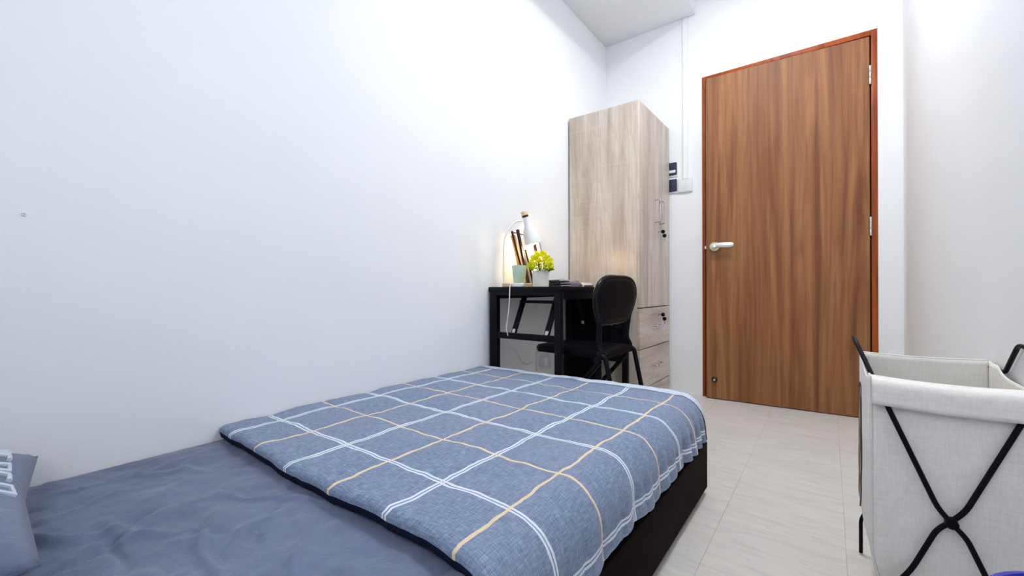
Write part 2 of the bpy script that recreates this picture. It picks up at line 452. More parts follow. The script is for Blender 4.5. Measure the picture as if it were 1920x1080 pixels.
# ------------------------------------------------------------------ door
# jambs and head
b = MB()
b.box((.673, -.004, 0), (.692, .126, 2.081), .0015); 
df = b.build('door_frame', M['jamb'], org=(.673, 0, 0)); df['kind'] = 'structure'
df.name = 'trim_2'; ORG['trim_2'] = ORG['door_frame']
MB().box((1.516, -.004, 0), (1.542, .126, 2.081), .0015).build('jamb', M['jamb'], df)
MB().box((.692, -.004, 2.053), (1.516, .126, 2.081), .0015).build('head', M['jamb'], df)
MB().box((.692, .047, 0), (.704, .06, 2.053), .001).box((1.504, .047, 0), (1.516, .06, 2.053), .001).box((.704, .047, 2.041), (1.504, .06, 2.053), .001).build('door_stop', M['jamb'], df)
# dark board standing in for the unlit space beyond the door
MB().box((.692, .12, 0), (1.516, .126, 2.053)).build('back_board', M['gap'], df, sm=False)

ang = radians(2.9)
HX, HY = 1.511, -.002
DM = Matrix.Translation((HX, HY, 0)) @ Matrix.Rotation(ang, 4, 'Z')   # leaf space: x from -.81 to 0, y 0..0.04
def leaf_pt(x, y, z): return DM @ Vector((x, y, z))
dr = bpy.data.objects.new('door_1', None); COL.objects.link(dr); dr.location = leaf_pt(-.4, .02, 0); ORG['door_1'] = dr.location.copy(); dr['kind'] = 'structure'
LW = .808
MB().box((-LW, 0, .005), (-.001, .038, 2.048), .0012, 1, mat=DM).build('door_leaf', M['walnut'], dr)
# hinges
for zc in (1.839, 1.032, .22):
    hb = MB()
    for k in range(3):
        z0 = zc-.05+k*.0335
        hb.lathe([(.0055, z0), (.006, z0+.001), (.006, z0+.0315), (.0055, z0+.0325)], (HX+.001, HY-.007, 0), 12)
    hb.box((HX-.002, HY-.004, zc-.05), (HX+.005, HY+.002, zc+.05))
    hb.build('hinge', M['steel'], dr)
# lever handle: rose, neck, lever
hc = leaf_pt(-LW+.05, 0, .967)
YM = DM.to_3x3().to_4x4()
HMAT = Matrix.Translation(hc) @ YM @ Matrix.Rotation(radians(90), 4, 'X')      # z axis out of the leaf (towards -y)
h = MB().lathe([(.0, 0), (.031, 0), (.0315, .004), (.029, .009), (.02, .011), (.0, .011)], n=32, mat=HMAT, cap0=False, cap1=False).build('handle_rose', M['brass'], dr)
lv = MB().lathe([(.011, .009), (.0105, .03), (.013, .04), (.013, .052), (.0, .054)], n=20, mat=HMAT, cap1=False)
pts = [HMAT @ Vector(p) for p in ((-.006, .004, .044), (.02, .005, .047), (.06, .005, .047), (.1, .004, .045), (.112, .004, .044))]
bmv = MB()
ring = 14; sec = []
for i, p in enumerate(pts):
    hh = (.013, .0155, .0155, .0155, .009)[i]; tt = (.005, .006, .006, .006, .003)[i]
    for j in range(ring):
        a = 2*pi*j/ring; q = Vector((0, cos(a)*hh, sin(a)*tt)); sec.append(p + (HMAT.to_3x3() @ q))
fs = [[i*ring+j, i*ring+(j+1) % ring, (i+1)*ring+(j+1) % ring, (i+1)*ring+j] for i in range(4) for j in range(ring)]
fs += [list(range(ring))[::-1], [4*ring+j for j in range(ring)]]
lv.add(sec, fs); lv.build('lever', M['satin'], h)
# latch bolt and door stop knob
MB().box((-LW-.010, .012, .957), (-LW+.001, .026, .977), .002, 1, mat=DM).build('latch', M['satin'], dr)
sc_ = leaf_pt(-LW+.048, 0, .125)
SM = Matrix.Translation(sc_) @ YM @ Matrix.Rotation(radians(90), 4, 'X')
MB().lathe([(.016, 0), (.0165, .004), (.012, .008), (.0, .008)], n=24, mat=SM, cap1=False).build('stop_ring', M['gloss'], dr)
MB().lathe([(.011, .006), (.0105, .014), (.007, .02), (.0, .0215)], n=20, mat=SM, cap1=False).build('stop_knob', M['chrome'], dr)

# ------------------------------------------------------------------ switches and trunking on the far wall
for (z0, z1, lb, lab) in ((1.472, 1.556, True, 'dark navy switch plate, the upper one beside the wardrobe, with a white tag'), (1.36, 1.443, False, 'dark navy switch plate below its twin beside the wardrobe')):
    t = empty('wall_switch', lab, 'switch', (.474, 0, z0-.012), 'navy switches beside the wardrobe')
    MB().box((.428, -.009, z0-.011), (.519, 0, z1+.002), .002).build('back_plate', M['white'], t)
    f = MB().box((.432, -.016, z0), (.516, -.009, z1), .006, 3).build('face_plate', M['navy'], t)
    if lb:
        MB().box((.462, -.0175, z0+.014), (.508, -.016, z0+.032), .001).build('tag', M['white'], f)
    else:
        MB().box((.478, -.019, z0+.028), (.5, -.016, z0+.055), .001).build('rocker', M['navy'], f)
t = empty('blank_plate', 'square white blank wall plate between the navy switches and the door', 'wall plate', (.569, 0, 1.344))
MB().box((.522, -.012, 1.345), (.615, 0, 1.436), .003, 2).build('plate', M['white'], t)
MB().box((.527, -.014, 1.35), (.61, -.012, 1.431), .003, 2).build('cover', M['white'], t)
t = MB().box((.553, -.01, 1.437), (.587, 0, 2.512), .002, 1).build('cable_trunking', M['wall'])
tag(t, 'thin white cable trunking running up the far wall to the beam', 'trunking')

# ------------------------------------------------------------------ wardrobe
WX, WY0, WY1, WH = .468, -.583, -.022, 1.789
wd = empty('wardrobe', 'tall narrow pale oak wardrobe with two doors over drawers', 'wardrobe', (WX/2, (WY0+WY1)/2, 0))
MB().box((.012, WY0, 0), (WX-.02, WY0+.018, WH-.001), .001, 1).build('side_panel', M['oak'], wd)
MB().box((.012, WY1-.018, 0), (WX-.02, WY1, WH-.001), .001, 1).build('side_panel', M['oak'], wd)
MB().box((.012, WY0+.018, WH-.02), (WX-.02, WY1-.018, WH-.001), .001, 1).build('top_panel', M['oak2'], wd)
MB().box((.012, WY0+.018, .02), (.018, WY1-.018, WH-.02)).build('back_panel', M['gap'], wd, sm=False)
MB().box((.02, WY0+.018, .0), (WX-.024, WY1-.018, WH-.022)).build('inner_case', M['gap'], wd, sm=False)
MB().box((WX-.0205, WY0-.0005, 0), (WX-.017, WY0+.012, WH-.001), .0006, 1).build('edge_strip', M['edge'], wd)
DX0, DX1 = WX-.0165, WX
mid = (WY0+WY1)/2 + .03
def handle_v(yc, z0, z1, par):
    hb = MB().tube(fillet([(DX1-.002, yc, z1), (DX1+.034, yc, z1), (DX1+.034, yc, z0), (DX1-.002, yc, z0)], .008, 4), .0042, 10)
    return hb.build('handle', M['chrome'], par)
d1 = MB().box((DX0, WY0+.001, .592), (DX1, mid-.001, WH-.002), .0012, 1).build('door', M['oak2'], wd)
d2 = MB().box((DX0, mid+.001, .592), (DX1, WY1-.001, WH-.002), .0012, 1).build('door', M['oak2'], wd)
handle_v(mid-.042, 1.115, 1.255, d1); handle_v(mid+.036, 1.115, 1.255, d2)
def lock(y, z, par, n='lock'):
    mx = Matrix.Translation((DX1, y, z)) @ Matrix.Rotation(radians(90), 4, 'Y')
    l = MB().lathe([(.009, -.001), (.009, .003), (.006, .005), (0, .005)], n=16, mat=mx, cap1=False)
    l.box((DX1+.004, y-.001, z-.004), (DX1+.02, y+.001, z+.004)); l.build(n, M['chrome'], par)
    k = MB().lathe([(.0, 0), (.011, 0), (.0125, .001), (.0125, .004), (.011, .005), (0, .005)], n=16, mat=Matrix.Translation((DX1+.028, y-.0025, z)) @ Matrix.Rotation(radians(-90), 4, 'X'), cap0=False, cap1=False)
    k.build('key_head', M['gloss'], par)
    rg = MB().tube([Vector((DX1+.034+.008*cos(a), y, z-.008+.008*sin(a))) for a in [2*pi*i/14 for i in range(14)]], .0008, 6, closed=True)
    rg.build('key_ring', M['chrome'], par)
    k2 = MB().lathe([(.0, 0), (.011, 0), (.0125, .001), (.0125, .004), (.011, .005), (0, .005)], n=16, mat=Matrix.Translation((DX1+.036, y+.002, z-.026)) @ Matrix.Rotation(radians(-90), 4, 'X'), cap0=False, cap1=False)
    k2.build('key_head', M['gloss'], par)
    MB().box((DX1+.033, y+.003, z-.06), (DX1+.039, y+.005, z-.036), .0005, 1).build('key_blade', M['chrome'], par)
lock(mid+.025, 1.063, d2)
def drawer(z0, z1, y1=WY1-.001, withlock=False, hz=None):
    d = MB().box((DX0, WY0+.001, z0), (DX1, y1, z1), .0012, 1).build('drawer', M['oakd'], wd)
    if hz:
        ya, yb = mid-.085, mid+.035
        hb = MB().tube(fillet([(DX1-.002, ya, hz), (DX1+.03, ya, hz), (DX1+.03, yb, hz), (DX1-.002, yb, hz)], .006, 4), .0052, 10)
        hb.build('handle', M['chrome'], d)
    if withlock: lock(mid+.02, .538, d)
    return d
drawer(.351, .586, withlock=True, hz=.473); drawer(.117, .346, hz=.232); drawer(.012, .112, y1=-.058)
MB().box((DX0, -.052, .012), (DX1, WY1-.001, .112), .001, 1).build('filler_panel', M['oakd'], wd)

# ------------------------------------------------------------------ desk
DY0, DY1 = -1.378, -.60
dk = empty('folding_desk', 'black folding desk with metal frame against the left wall', 'desk', (.2, -1.0, 0))
MB().box((.006, DY0, .69), (.412, DY1, .712), .003).build('desktop', M['desk_top'], dk)
def frame_end(y, inw):
    for x0 in (.012, .379):
        MB().box((x0, y-.014, 0), (x0+.032 if x0 > .1 else x0+.044, y+.014, .69), .002).build('leg', M['black'], dk)
    MB().box((.05, y-.011, .467), (.382, y+.011, .495), .002).build('crossbar', M['black'], dk)
    MB().box((.05, y-.013, .672), (.382, y+.013, .692), .001).build('top_rail', M['black'], dk)
    for i, x in enumerate((.135, .32)):
        p = Vector((x, y+inw*.012, .48)); q = Vector((x+.005, y+inw*.115, .69)); d = (q-p)
        br = MB(); zz = d.normalized(); xx = Vector((1, 0, 0)); yy = zz.cross(xx).normalized()
        Mx = Matrix(((xx.x, yy.x, zz.x, p.x), (xx.y, yy.y, zz.y, p.y), (xx.z, yy.z, zz.z, p.z), (0, 0, 0, 1)))
        br.box((-.014, -.005, 0), (.014, .005, d.length), .0015, 1, mat=Mx)
        bo = br.build('brace', M['black'], dk)
        MB().box((-.009, -.0075, .012), (.009, .0075, .034), .002, 1, mat=Mx).build('clip', M['steel'], bo)
    MB().box((.13, y+inw*.08-.006, .634), (.33, y+inw*.08+.006, .648), .001).build('brace_bar', M['black'], dk)
frame_end(DY0+.016, 1); frame_end(DY1-.016, -1)
MB().box((.02, DY1-.012, .275), (.40, DY1-.006, .688), .001).build('shade_panel', M['desk_top'], dk)  # added dark sheet standing in for the deep shade under the desk
MB().box((.008, DY0+.03, .655), (.03, DY1-.03, .69), .001).build('rail', M['black'], dk)
MB().box((.385, DY0+.03, .655), (.408, DY1-.03, .69), .001).build('rail', M['black'], dk)

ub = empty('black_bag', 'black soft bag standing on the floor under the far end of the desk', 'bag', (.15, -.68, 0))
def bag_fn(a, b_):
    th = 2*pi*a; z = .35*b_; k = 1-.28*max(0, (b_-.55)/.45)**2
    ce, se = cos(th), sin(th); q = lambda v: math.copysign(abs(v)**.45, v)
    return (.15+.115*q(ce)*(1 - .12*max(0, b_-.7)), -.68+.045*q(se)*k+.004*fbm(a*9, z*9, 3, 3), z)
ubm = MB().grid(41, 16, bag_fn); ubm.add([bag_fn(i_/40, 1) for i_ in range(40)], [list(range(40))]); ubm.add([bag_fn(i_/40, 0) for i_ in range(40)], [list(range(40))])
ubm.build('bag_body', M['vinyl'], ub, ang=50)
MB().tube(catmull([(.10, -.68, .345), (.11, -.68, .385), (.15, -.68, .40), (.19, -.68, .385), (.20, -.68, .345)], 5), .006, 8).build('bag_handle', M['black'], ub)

# ------------------------------------------------------------------ folding chair
ch = empty('folding_chair', 'black folding chair with curved padded back pushed under the desk', 'chair', (.45, -1.19, 0))
CY = -1.19
def back_outline():
    # (y offset, z) half outline of the backrest, top centre to bottom
    return [(0, .752), (.085, .752), (.15, .742), (.194, .715), (.213, .678), (.206, .64), (.176, .59), (.152, .555)]
def bx(z): return .575 + (z-.555)*.10          # backrest leans back a little
half = catmull([(0, a, b_) for a, b_ in back_outline()], 5)
outl = [(v.y, v.z) for v in half]; full = outl + [(-a, z) for a, z in outl[::-1][:-1]]
loop = [Vector((bx(z)+.0, CY+a, z)) for a, z in full]
# padded shell
bk = MB(); n = len(full); rings = []
cz = .655
for (s, off) in ((1.0, 0), (.93, .012), (.8, .017), (.4, .020), (.01, .020)):
    rings.append([Vector((bx(cz+(z-cz)*s)+off, CY+a*s, cz+(z-cz)*s)) for a, z in full])
for (s, off) in ((.93, -.012), (.7, -.014), (.01, -.010)):
    rings.insert(0, [Vector((bx(cz+(z-cz)*s)+off, CY+a*s, cz+(z-cz)*s)) for a, z in full])
vs = [v for r in rings for v in r]; order = list(range(len(rings)))
# rings: inner front .. outer .. inner back
front = rings[:3][::1]
seq = [rings[0], rings[1], rings[2], rings[3], rings[4], rings[5], rings[6], rings[7]]
fs = [[i*n+j, i*n+(j+1) % n, (i+1)*n+(j+1) % n, (i+1)*n+j] for i in range(7) for j in range(n)]
bk.add([v for r in seq for v in r], fs)
bk.build('backrest', M['vinyl'], ch, ang=60)
MB().tube(loop, .0105, 10, closed=True).build('back_frame', M['gloss'], ch)
for s in (1, -1):
    y = CY+s*.16
    up = catmull([(bx(.6), CY+s*.17, .60), (.578, CY+s*.155, .555), (.572, CY+s*.15, .48), (.585, CY+s*.16, .435), (.56, CY+s*.163, .40)], 5)
    MB().tube(up, .0115, 10).build('upright', M['black'], ch)
    MB().tube(fillet([(.57, CY+s*.163, .435), (.605, CY+s*.158, .42), (.69, CY+s*.158, .005)], .01), .0105, 10).build('leg', M['black'], ch)
    MB().tube([(.575, CY+s*.145, .40), (.24, CY+s*.145, .005)], .0105, 10).build('leg', M['black'], ch)
MB().tube([(.668, CY-.158, .11), (.668, CY+.158, .11)], .007, 8).build('stretcher', M['black'], ch)
MB().tube([(.29, CY-.145, .064), (.29, CY+.145, .064)], .007, 8).build('stretcher', M['black'], ch)
st = MB()
def seat_ring(z, ins):
    x0, x1 = .232+ins, .608-ins; hy0, hy1 = .135-ins, .152-ins; c = .03
    return [Vector(p) for p in ((x0+c, CY-hy0, z), (x1-c*.3, CY-hy1, z), (x1, CY-hy1+c*.3, z), (x1, CY+hy1-c*.3, z), (x1-c*.3, CY+hy1, z), (x0+c, CY+hy0, z), (x0, CY+hy0-c, z), (x0, CY-hy0+c, z))]
sr = [seat_ring(.412, .012), seat_ring(.414, .002), seat_ring(.43, 0), seat_ring(.442, .006), seat_ring(.447, .03)]
fs = [[i*8+j, i*8+(j+1) % 8, (i+1)*8+(j+1) % 8, (i+1)*8+j] for i in range(4) for j in range(8)] + [list(range(8))[::-1], [32+j for j in range(8)]]
st.add([v for r in sr for v in r], fs); st.build('seat', M['vinyl'], ch, ang=35)

# ------------------------------------------------------------------ bed: frame, mattress with sheet, quilt, pillow
BX0, BX1, BY0, BY1 = .004, 1.0, -3.40, -1.392
bf = empty('bed_frame', 'low dark brown platform bed frame along the left wall', 'bed frame', (.5, -2.4, 0))
MB().box((BX1-.022, BY0, .022), (BX1, BY1, .178), .002).build('side_board', M['bedbase'], bf)
MB().box((BX0, BY0, .022), (BX0+.022, BY1, .178), .002).build('side_board', M['bedbase'], bf)
MB().box((BX0+.022, BY1-.022, .022), (BX1-.022, BY1, .178), .002).build('foot_board', M['bedbase'], bf)
MB().box((BX0+.022, BY0, .022), (BX1-.022, BY0+.022, .178), .002).build('head_board', M['bedbase'], bf)
MB().box((BX0+.022, BY0+.022, .12), (BX1-.022, BY1-.022, .177)).build('platform_top', M['bedbase'], bf, sm=False)
for (x, y) in ((.12, -1.55), (.86, -1.55), (.12, -3.2), (.86, -3.2)):
    MB().box((x-.03, y-.03, 0), (x+.03, y+.03, .121), .003).build('leg', M['black'], bf)

MX0, MX1, MY0, MY1, MZ = .006, .978, -3.385, -1.392, .292
mt_ = empty('mattress', 'mattress in a dark blue grey fitted sheet on the low bed', 'mattress', (.48, -2.4, .179))
MB().box((MX0+.012, MY0+.012, .179), (MX1-.012, MY1-.012, MZ-.014), .03, 4).build('mattress_core', M['card'], mt_)
random.seed(11)
CRE = []
for k in range(46):      # creases pressed into the sheet: start, direction, length, depth, width
    CRE.append((random.uniform(.1, .9), random.uniform(-3.1, -2.56), random.uniform(0, pi), random.uniform(.04, .16), random.uniform(.004, .011)*random.choice((1, 1, -1)), random.uniform(.006, .013)))
def sheet_z(x, y):
    z = .008*fbm(x*3.2, y*3.2, 1.0, 3)
    z += .007*fbm(x*7+3*y, y*9-2*x, 4.0, 4)
    rdg = 1-abs(fbm(x*4.5+1.7*y, y*3.5-1.2*x, 9.0, 3))*2.2
    z += .010*max(0, rdg-.45)
    for (cx, cy, a, L, d, w_) in CRE:
        dx, dy = x-cx, y-cy
        t = dx*cos(a)+dy*sin(a); q = -dx*sin(a)+dy*cos(a)
        q += .012*sin(t*30+cx*20)
        if abs(t) < L and abs(q) < .04:
            z += d*exp(-(q/w_)**2)*(1-(t/L)**2)
    return z
def sheet_fn(u, v):
    y = MY0 + (v/.82*(-2.45-MY0) if v < .82 else -2.45-MY0 + (v-.82)/.18*(MY1+2.45)) 
    s = u*1.07      # arc across the width: top then down the right side
    r = .05; flat = MX1-MX0-r
    amp = 1.0 if y < -2.45 else .35
    if s <= flat:
        x, z = MX0+s, MZ + amp*sheet_z(MX0+s, y)*min(1, s/.03)
    elif s <= flat+r*pi/2:
        a = (s-flat)/r; x, z = MX0+flat+r*sin(a), MZ-r+r*cos(a)
    else:
        x, z = MX1, MZ-r-(s-flat-r*pi/2)
        x += .001*fbm(y*9, z*14, 2, 3)
    e = min((y-MY0), (MY1-y))
    if e < .04: z -= (.04-e)**2*9
    return (x, y, max(z, .1795))
sh = MB().grid(190, 260, sheet_fn)
sh.build('fitted_sheet', M['sheet'], mt_, ang=180)

# quilt: (s, t) arc-length sheet, s across the bed, t along it
QY0, QY1 = -2.515, -1.384
qt = empty('quilt', 'blue plaid quilt with white and orange lines spread over the foot of the bed', 'quilt', (.5, -1.95, .29))
QT, QR = .327, .084
def quilt_profile(s):
    flat = .994-QR-.004
    if s <= flat: return .004+s, 0.0
    if s <= flat+QR*pi/2:
        a = (s-flat)/QR; return .004+flat+QR*sin(a), QR-QR*cos(a)
    d = s-flat-QR*pi/2; return .994+.12*d, QR+d
SMAX = (.994-QR-.004)+QR*pi/2+.054
def quilt_pt(s, t, lift=0.0):
    x, dz = quilt_profile(s); y = t
    wav = .0035*fbm(s*6, t*6, 3, 3) + .0022*fbm(s*17, t*17, 5, 3)
    puff = .004*(abs(sin((s-.078)/.1645*pi))*abs(sin((t+2.38)/.1645*pi)))**.6
    side = max(0.0, min(1.0, dz/.11))
    z = QT - dz + (wav+puff)*(1-.8*side) + .004*sin(pi*min(1, max(0, (t-QY0)/(QY1-QY0))))
    if t > -1.5: z += .009*exp(-((t+1.40)/.06)**2)*exp(-((s-.70)/.35)**2)*(1-side)
    # hanging folds on the side, stronger towards the far corner
    x += side*(.003*sin(t*38+1.5*sin(t*9)) + (.009*exp(-((t+1.45)/.25)**2)+.002)*(abs(sin(t*47+.8*sin(t*13)))**.6*2-1.2)) + -side*.010*exp(-((t+1.384)/.07)**2)
    x += (puff+wav)*side
    z += side*.004*sin(t*17)
    return Vector((x, y, max(z, .1785) + lift))
rows = []
def edge_y(s): return QY0 + .006*sin(s*9+1) + .004*fbm(s*8, 0, 7, 2)
nu = 150
ss = [SMAX*i/(nu-1) for i in range(nu)]
# under lip, rolled near edge
LIP = [(.07, -.0355), (.012, -.0355), (.001, -.031), (-.003, -.015), (-.0025, -.006)]
uvq = []
def row_lip(k):
    dy, dz = LIP[k]; out = []
    for s in ss:
        e = edge_y(s); p = quilt_pt(s, e+.012); x, d = quilt_profile(s); side = max(0, min(1, d/.06))
        th = dz*(1 - side); off = -dz*.5*side
        q = Vector((p.x-off*1.2, e+dy, p.z+th)); out.append(q)
        uvq.append((s+.004, e + .012 - .012*(5-k)))
    return out
for k in range(5): rows.append(row_lip(k))
nt = 190
tt = []
for j in range(nt):
    v = j/(nt-1); row = []
    for s in ss:
        e = edge_y(s); t = e+.012 + (QY1-.052-e-.012)*v
        row.append(quilt_pt(s, t)); uvq.append((s+.004, t))
    rows.append(row)
q = MB(); q.uv = uvq
nr = len(rows)
bk_ = MB(); bk_.add([p for r in rows[:4] for p in r], [[j*nu+i, j*nu+i+1, (j+1)*nu+i+1, (j+1)*nu+i] for j in range(3) for i in range(nu-1)])  # lower lip rows, coloured dark as the shade below the rolled edge
o = bk_.build('edge_shade', M['edge_shade'], qt, ang=180); o['label'] = 'dark navy strip painted as shade along the near edge'
q.add([p for r in rows for p in r], [[j*nu+i, j*nu+i+1, (j+1)*nu+i+1, (j+1)*nu+i] for j in range(3, nr-1) for i in range(nu-1)])
q.build('plaid_panel', M['quilt'], qt, ang=180)
# pale border at the foot end, rolled over the end of the mattress
rows = []
t0 = QY1-.054
PR = [(0, 0.0), (.012, .003), (.03, .004), (.044, .001), (.053, -.008), (.057, -.022), (.056, -.05), (.05, -.075)]
for (dt, dz) in PR:
    row = []
    for s in ss:
        xx, d = quilt_profile(s); side = max(0, min(1, d/.08))
        wv_ = .012*sin(s*5.1+.6)*min(1, dt/.02)*0 
        p = quilt_pt(s, t0+min(dt, .054))
        p.y = min(t0+dt, t0+dt)
        p.z = max(p.z + dz*(1-side) + .0015, .1785); p.x += side*(.003 + dz*.5)
        row.append(p)
    rows.append(row)
q = MB(); q.add([p for r in rows for p in r], [[j*nu+i, j*nu+i+1, (j+1)*nu+i+1, (j+1)*nu+i] for j in range(len(rows)-1) for i in range(nu-1)])
o = q.build('border', M['border'], qt, ang=180); o['label'] = 'pale bluish white border band at the foot end'

# pillow
pl = MB()
PX0, PX1, PYc, PHY = .035, .56, -3.105, .255
def pillow_fn(top):
    def fn(u, v):
        a, b_ = u*2-1, v*2-1
        fx = (1-abs(a)**3.2); fy = (1-abs(b_)**3.2)
        hh = max(0, fx*fy)**.5
        pin = 1 - .06*(1-abs(a))*(abs(b_)) ; pin2 = 1-.05*(1-abs(b_))*abs(a)
        x = (PX0+PX1)/2 + a*(PX1-PX0)/2*pin2; y = PYc + b_*PHY*pin
        wr = .006*fbm(x*9, y*9, 2, 3)*hh
        z = .362 + (.058*hh*1.25 + wr if top else -.048*hh)
        return (x, y - .075*(x-.1), z)
    return fn
NP = 44
pl.grid(NP, NP, pillow_fn(True)); pl.grid(NP, NP, pillow_fn(False), True)
bm = bmesh.new()
vv = [bm.verts.new(v) for v in pl.v]
for f in pl.f:
    try: bm.faces.new([vv[i] for i in f])
    except Exception: pass
bmesh.ops.remove_doubles(bm, verts=list(bm.verts), dist=.0008)
pl = MB().bm(bm)
po = pl.build('pillow', M['sheet'], ang=180); tag(po, 'dark blue grey pillow with pale print at the head of the bed', 'pillow')
def on_pillow(x, y):
    u = (x-PX0)/(PX1-PX0); v = (y+.075*(x-.1)-PYc+PHY)/(2*PHY); p = pillow_fn(True)(u, v); return (p[0], p[1], p[2]+.0022)
def stroke(pts, wd_=.0065):
    P = [on_pillow(*p) for p in pts]
    MB().tube(P, wd_*.6, 6).build('print_stroke', M['pillow_print'], po)
y0 = -2.884
for k, (xa) in enumerate((.10, .155, .21, .265, .32)):
    if k % 2 == 0:
        stroke([(xa, y0-.035), (xa, y0), (xa+.035, y0), (xa+.035, y0-.035), (xa, y0-.035)])
    else:
        stroke([(xa, y0-.035), (xa, y0-.016), (xa, y0), (xa+.025, y0)]); stroke([(xa, y0-.018), (xa+.022, y0-.018)])

# ------------------------------------------------------------------ laundry hamper
HX0, HX1, HYF, HYB, HZ = 1.400, 1.630, -1.888, -1.512, .535
hp = empty('laundry_hamper', 'tall linen laundry hamper on a black crossed metal frame', 'hamper', ((HX0+HX1)/2, (HYF+HYB)/2, 0))
def taper(z):        # bag narrows towards its bottom
    return .055*max(0, (.20-z)/.20)**1.2
def wrk(a, z, k): return .004*fbm(a*7, z*6, k, 3) + .0015*fbm(a*20, z*22, k+3, 3)
def top_side(y):     # dips round the carrying handles on the side panels
    d = abs(y+1.72)
    return -.018*max(0, 1-(d/.13)**4) if d < .13 else 0
bag = MB(); ZB = .05
def face(fn, nu=40, nv=46): bag.grid(nu, nv, fn)
def ff(u, v):
    z = ZB+(HZ-ZB)*v; t = taper(z); x = HX0+t + (HX1-HX0-2*t)*u
    e = min(u, 1-u); k = min(1, e/.12)
    zz = z - (.006*sin(pi*u))*v
    return (x, HYF + t*.7 + wrk(x, z, 1)*k + .012*sin(pi*v)*(1-v)*k, zz)
def fb(u, v):
    z = ZB+(HZ-ZB)*v; t = taper(z); x = HX0+t + (HX1-HX0-2*t)*u
    e = min(u, 1-u); k = min(1, e/.12)
    return (x, HYB - t*.7 + wrk(x, z, 11)*k, z - .004*sin(pi*u)*v)
def fl_(u, v):
    z = ZB+(HZ-ZB)*v; t = taper(z); y = HYF+t*.7 + (HYB-HYF-1.4*t)*u
    e = min(u, 1-u); k = min(1, e/.12)
    return (HX0+t - (.007*sin(pi*v)*sin(pi*u) + .5*wrk(y, z, 21))*k, y, z + top_side(y)*max(0, (v-.9)/.1))
def fr(u, v):
    z = ZB+(HZ-ZB)*v; t = taper(z); y = HYF+t*.7 + (HYB-HYF-1.4*t)*u
    e = min(u, 1-u); k = min(1, e/.12)
    return (HX1-t + (.3*wrk(y, z, 31) - .003)*k, y, z + top_side(y)*max(0, (v-.9)/.1))
for f_ in (ff, fb, fl_, fr): face(f_)
def fbot(u, v):
    t = taper(ZB); return (HX0+t+(HX1-HX0-2*t)*u, HYF+t*.7+(HYB-HYF-1.4*t)*v, ZB)
face(fbot, 6, 6)
bo = bag.build('bag', M['linen'], hp, ang=60)
so = bo.modifiers.new('thickness', 'SOLIDIFY'); so.thickness = .0022; so.offset = 0
# hem bands round the rim
def band(fn, off, lo=.90):
    hb_ = MB().grid(40, 7, lambda u, v: tuple(Vector(fn(u, lo+(1.004-lo)*v))+Vector(off)*(1 if v < .8 else (1-v)/.2))).build('hem', M['linen'], hp, ang=60)
    s2 = hb_.modifiers.new('thickness', 'SOLIDIFY'); s2.thickness = .003; s2.offset = 0
band(ff, (0, -.020, 0)); band(fb, (0, .024, 0))
# seam piping at the front left and right corners
for s, fn_ in ((0, ff), (1, ff)):
    P = [Vector(fn_(s, v/20))+Vector((0, -.001, 0)) for v in range(21)]
    MB().tube(P, .0022, 6).build('seam', M['linenw'], hp)
# printed motif on the left side panel
pr = MB()
def patch(y0, y1, z0, z1, off=.0022, n=14):
    def fn(u, v):
        y = y0+(y1-y0)*u; z = z0+(z1-z0)*v; uu = (y-HYF)/(HYB-HYF); vv_ = (z-ZB)/(HZ-ZB)
        p = Vector(fl_(uu, vv_)); return (p.x-off, y, p.z)
    return fn
def ell(yc, zc, ry, rz, off, n=28):
    vs = []; fs = []
    for k, rr in enumerate((.001, .5, 1.0)):
        for j in range(n):
            a = 2*pi*j/n; y = yc+ry*rr*cos(a); z = zc+rz*rr*sin(a)
            p = Vector(fl_((y-HYF)/(HYB-HYF), (z-ZB)/(HZ-ZB))); vs.append((p.x-off, y, z))
    for k in range(2):
        for j in range(n): fs.append([k*n+j, k*n+(j+1) % n, (k+1)*n+(j+1) % n, (k+1)*n+j])
    return vs, fs
pr.add(*ell(-1.62, .33, .09, .12, .0022)); pr.build('printed_motif', M['olive'], bo)
lp = []
for j in range(40):
    a = 2*pi*j/40; y = -1.63+.115*cos(a); z = .33+.145*sin(a); p = Vector(fl_((y-HYF)/(HYB-HYF), (z-ZB)/(HZ-ZB))); lp.append((p.x-.0022, y, z))
MB().tube(lp, .0016, 5, closed=True).build('printed_outline', M['brownline'], bo)
# crossed rods with carrying handles: each frame is front rod, top bar with raised handle, rear rod
RR = .0043
def uframe(sgn):
    xc = 1.506
    X = lambda d: xc + sgn*d
    YF, YB = HYF-.0055, HYB+.0115
    dt, ln = (.097, .028) if sgn > 0 else (.128, 0.0)
    off = -.004 if sgn > 0 else .004
    f1 = [(X(.105), YF+off-.003, 0.004), (X(.105), YF+off-.003, .095), (X(.05), YF+off-.003, .19), (X(.018), YF+off-.003, .272), (X(.0), YF+off-.004, .292), (X(-.018), YF+off-.003, .315), (X(-.090), YF+off-.003, .500), (X(-dt), YF+.012, .522)]
    top = [(X(-dt), -1.85, .522), (X(-dt-ln*.1), -1.835, .524), (X(-dt-ln), -1.765, .590), (X(-dt-ln), -1.685, .590), (X(-dt-ln*.1), -1.605, .524), (X(-dt), -1.58, .522)]
    f2 = [(X(-dt), YB-.020 if sgn > 0 else YB-.006, .522), (X(-.090), YB-off, .500), (X(-.018), YB-off, .315), (X(0), YB-off, .292), (X(.018), YB-off, .272), (X(.05), YB-off, .19), (X(.105), YB-off, .095), (X(.105), YB-off, .004)]
    return MB().tube(fillet(f1+top+f2, .014, 4), RR, 10).build('frame_rod', M['black'], hp)
uframe(1); uframe(-1)
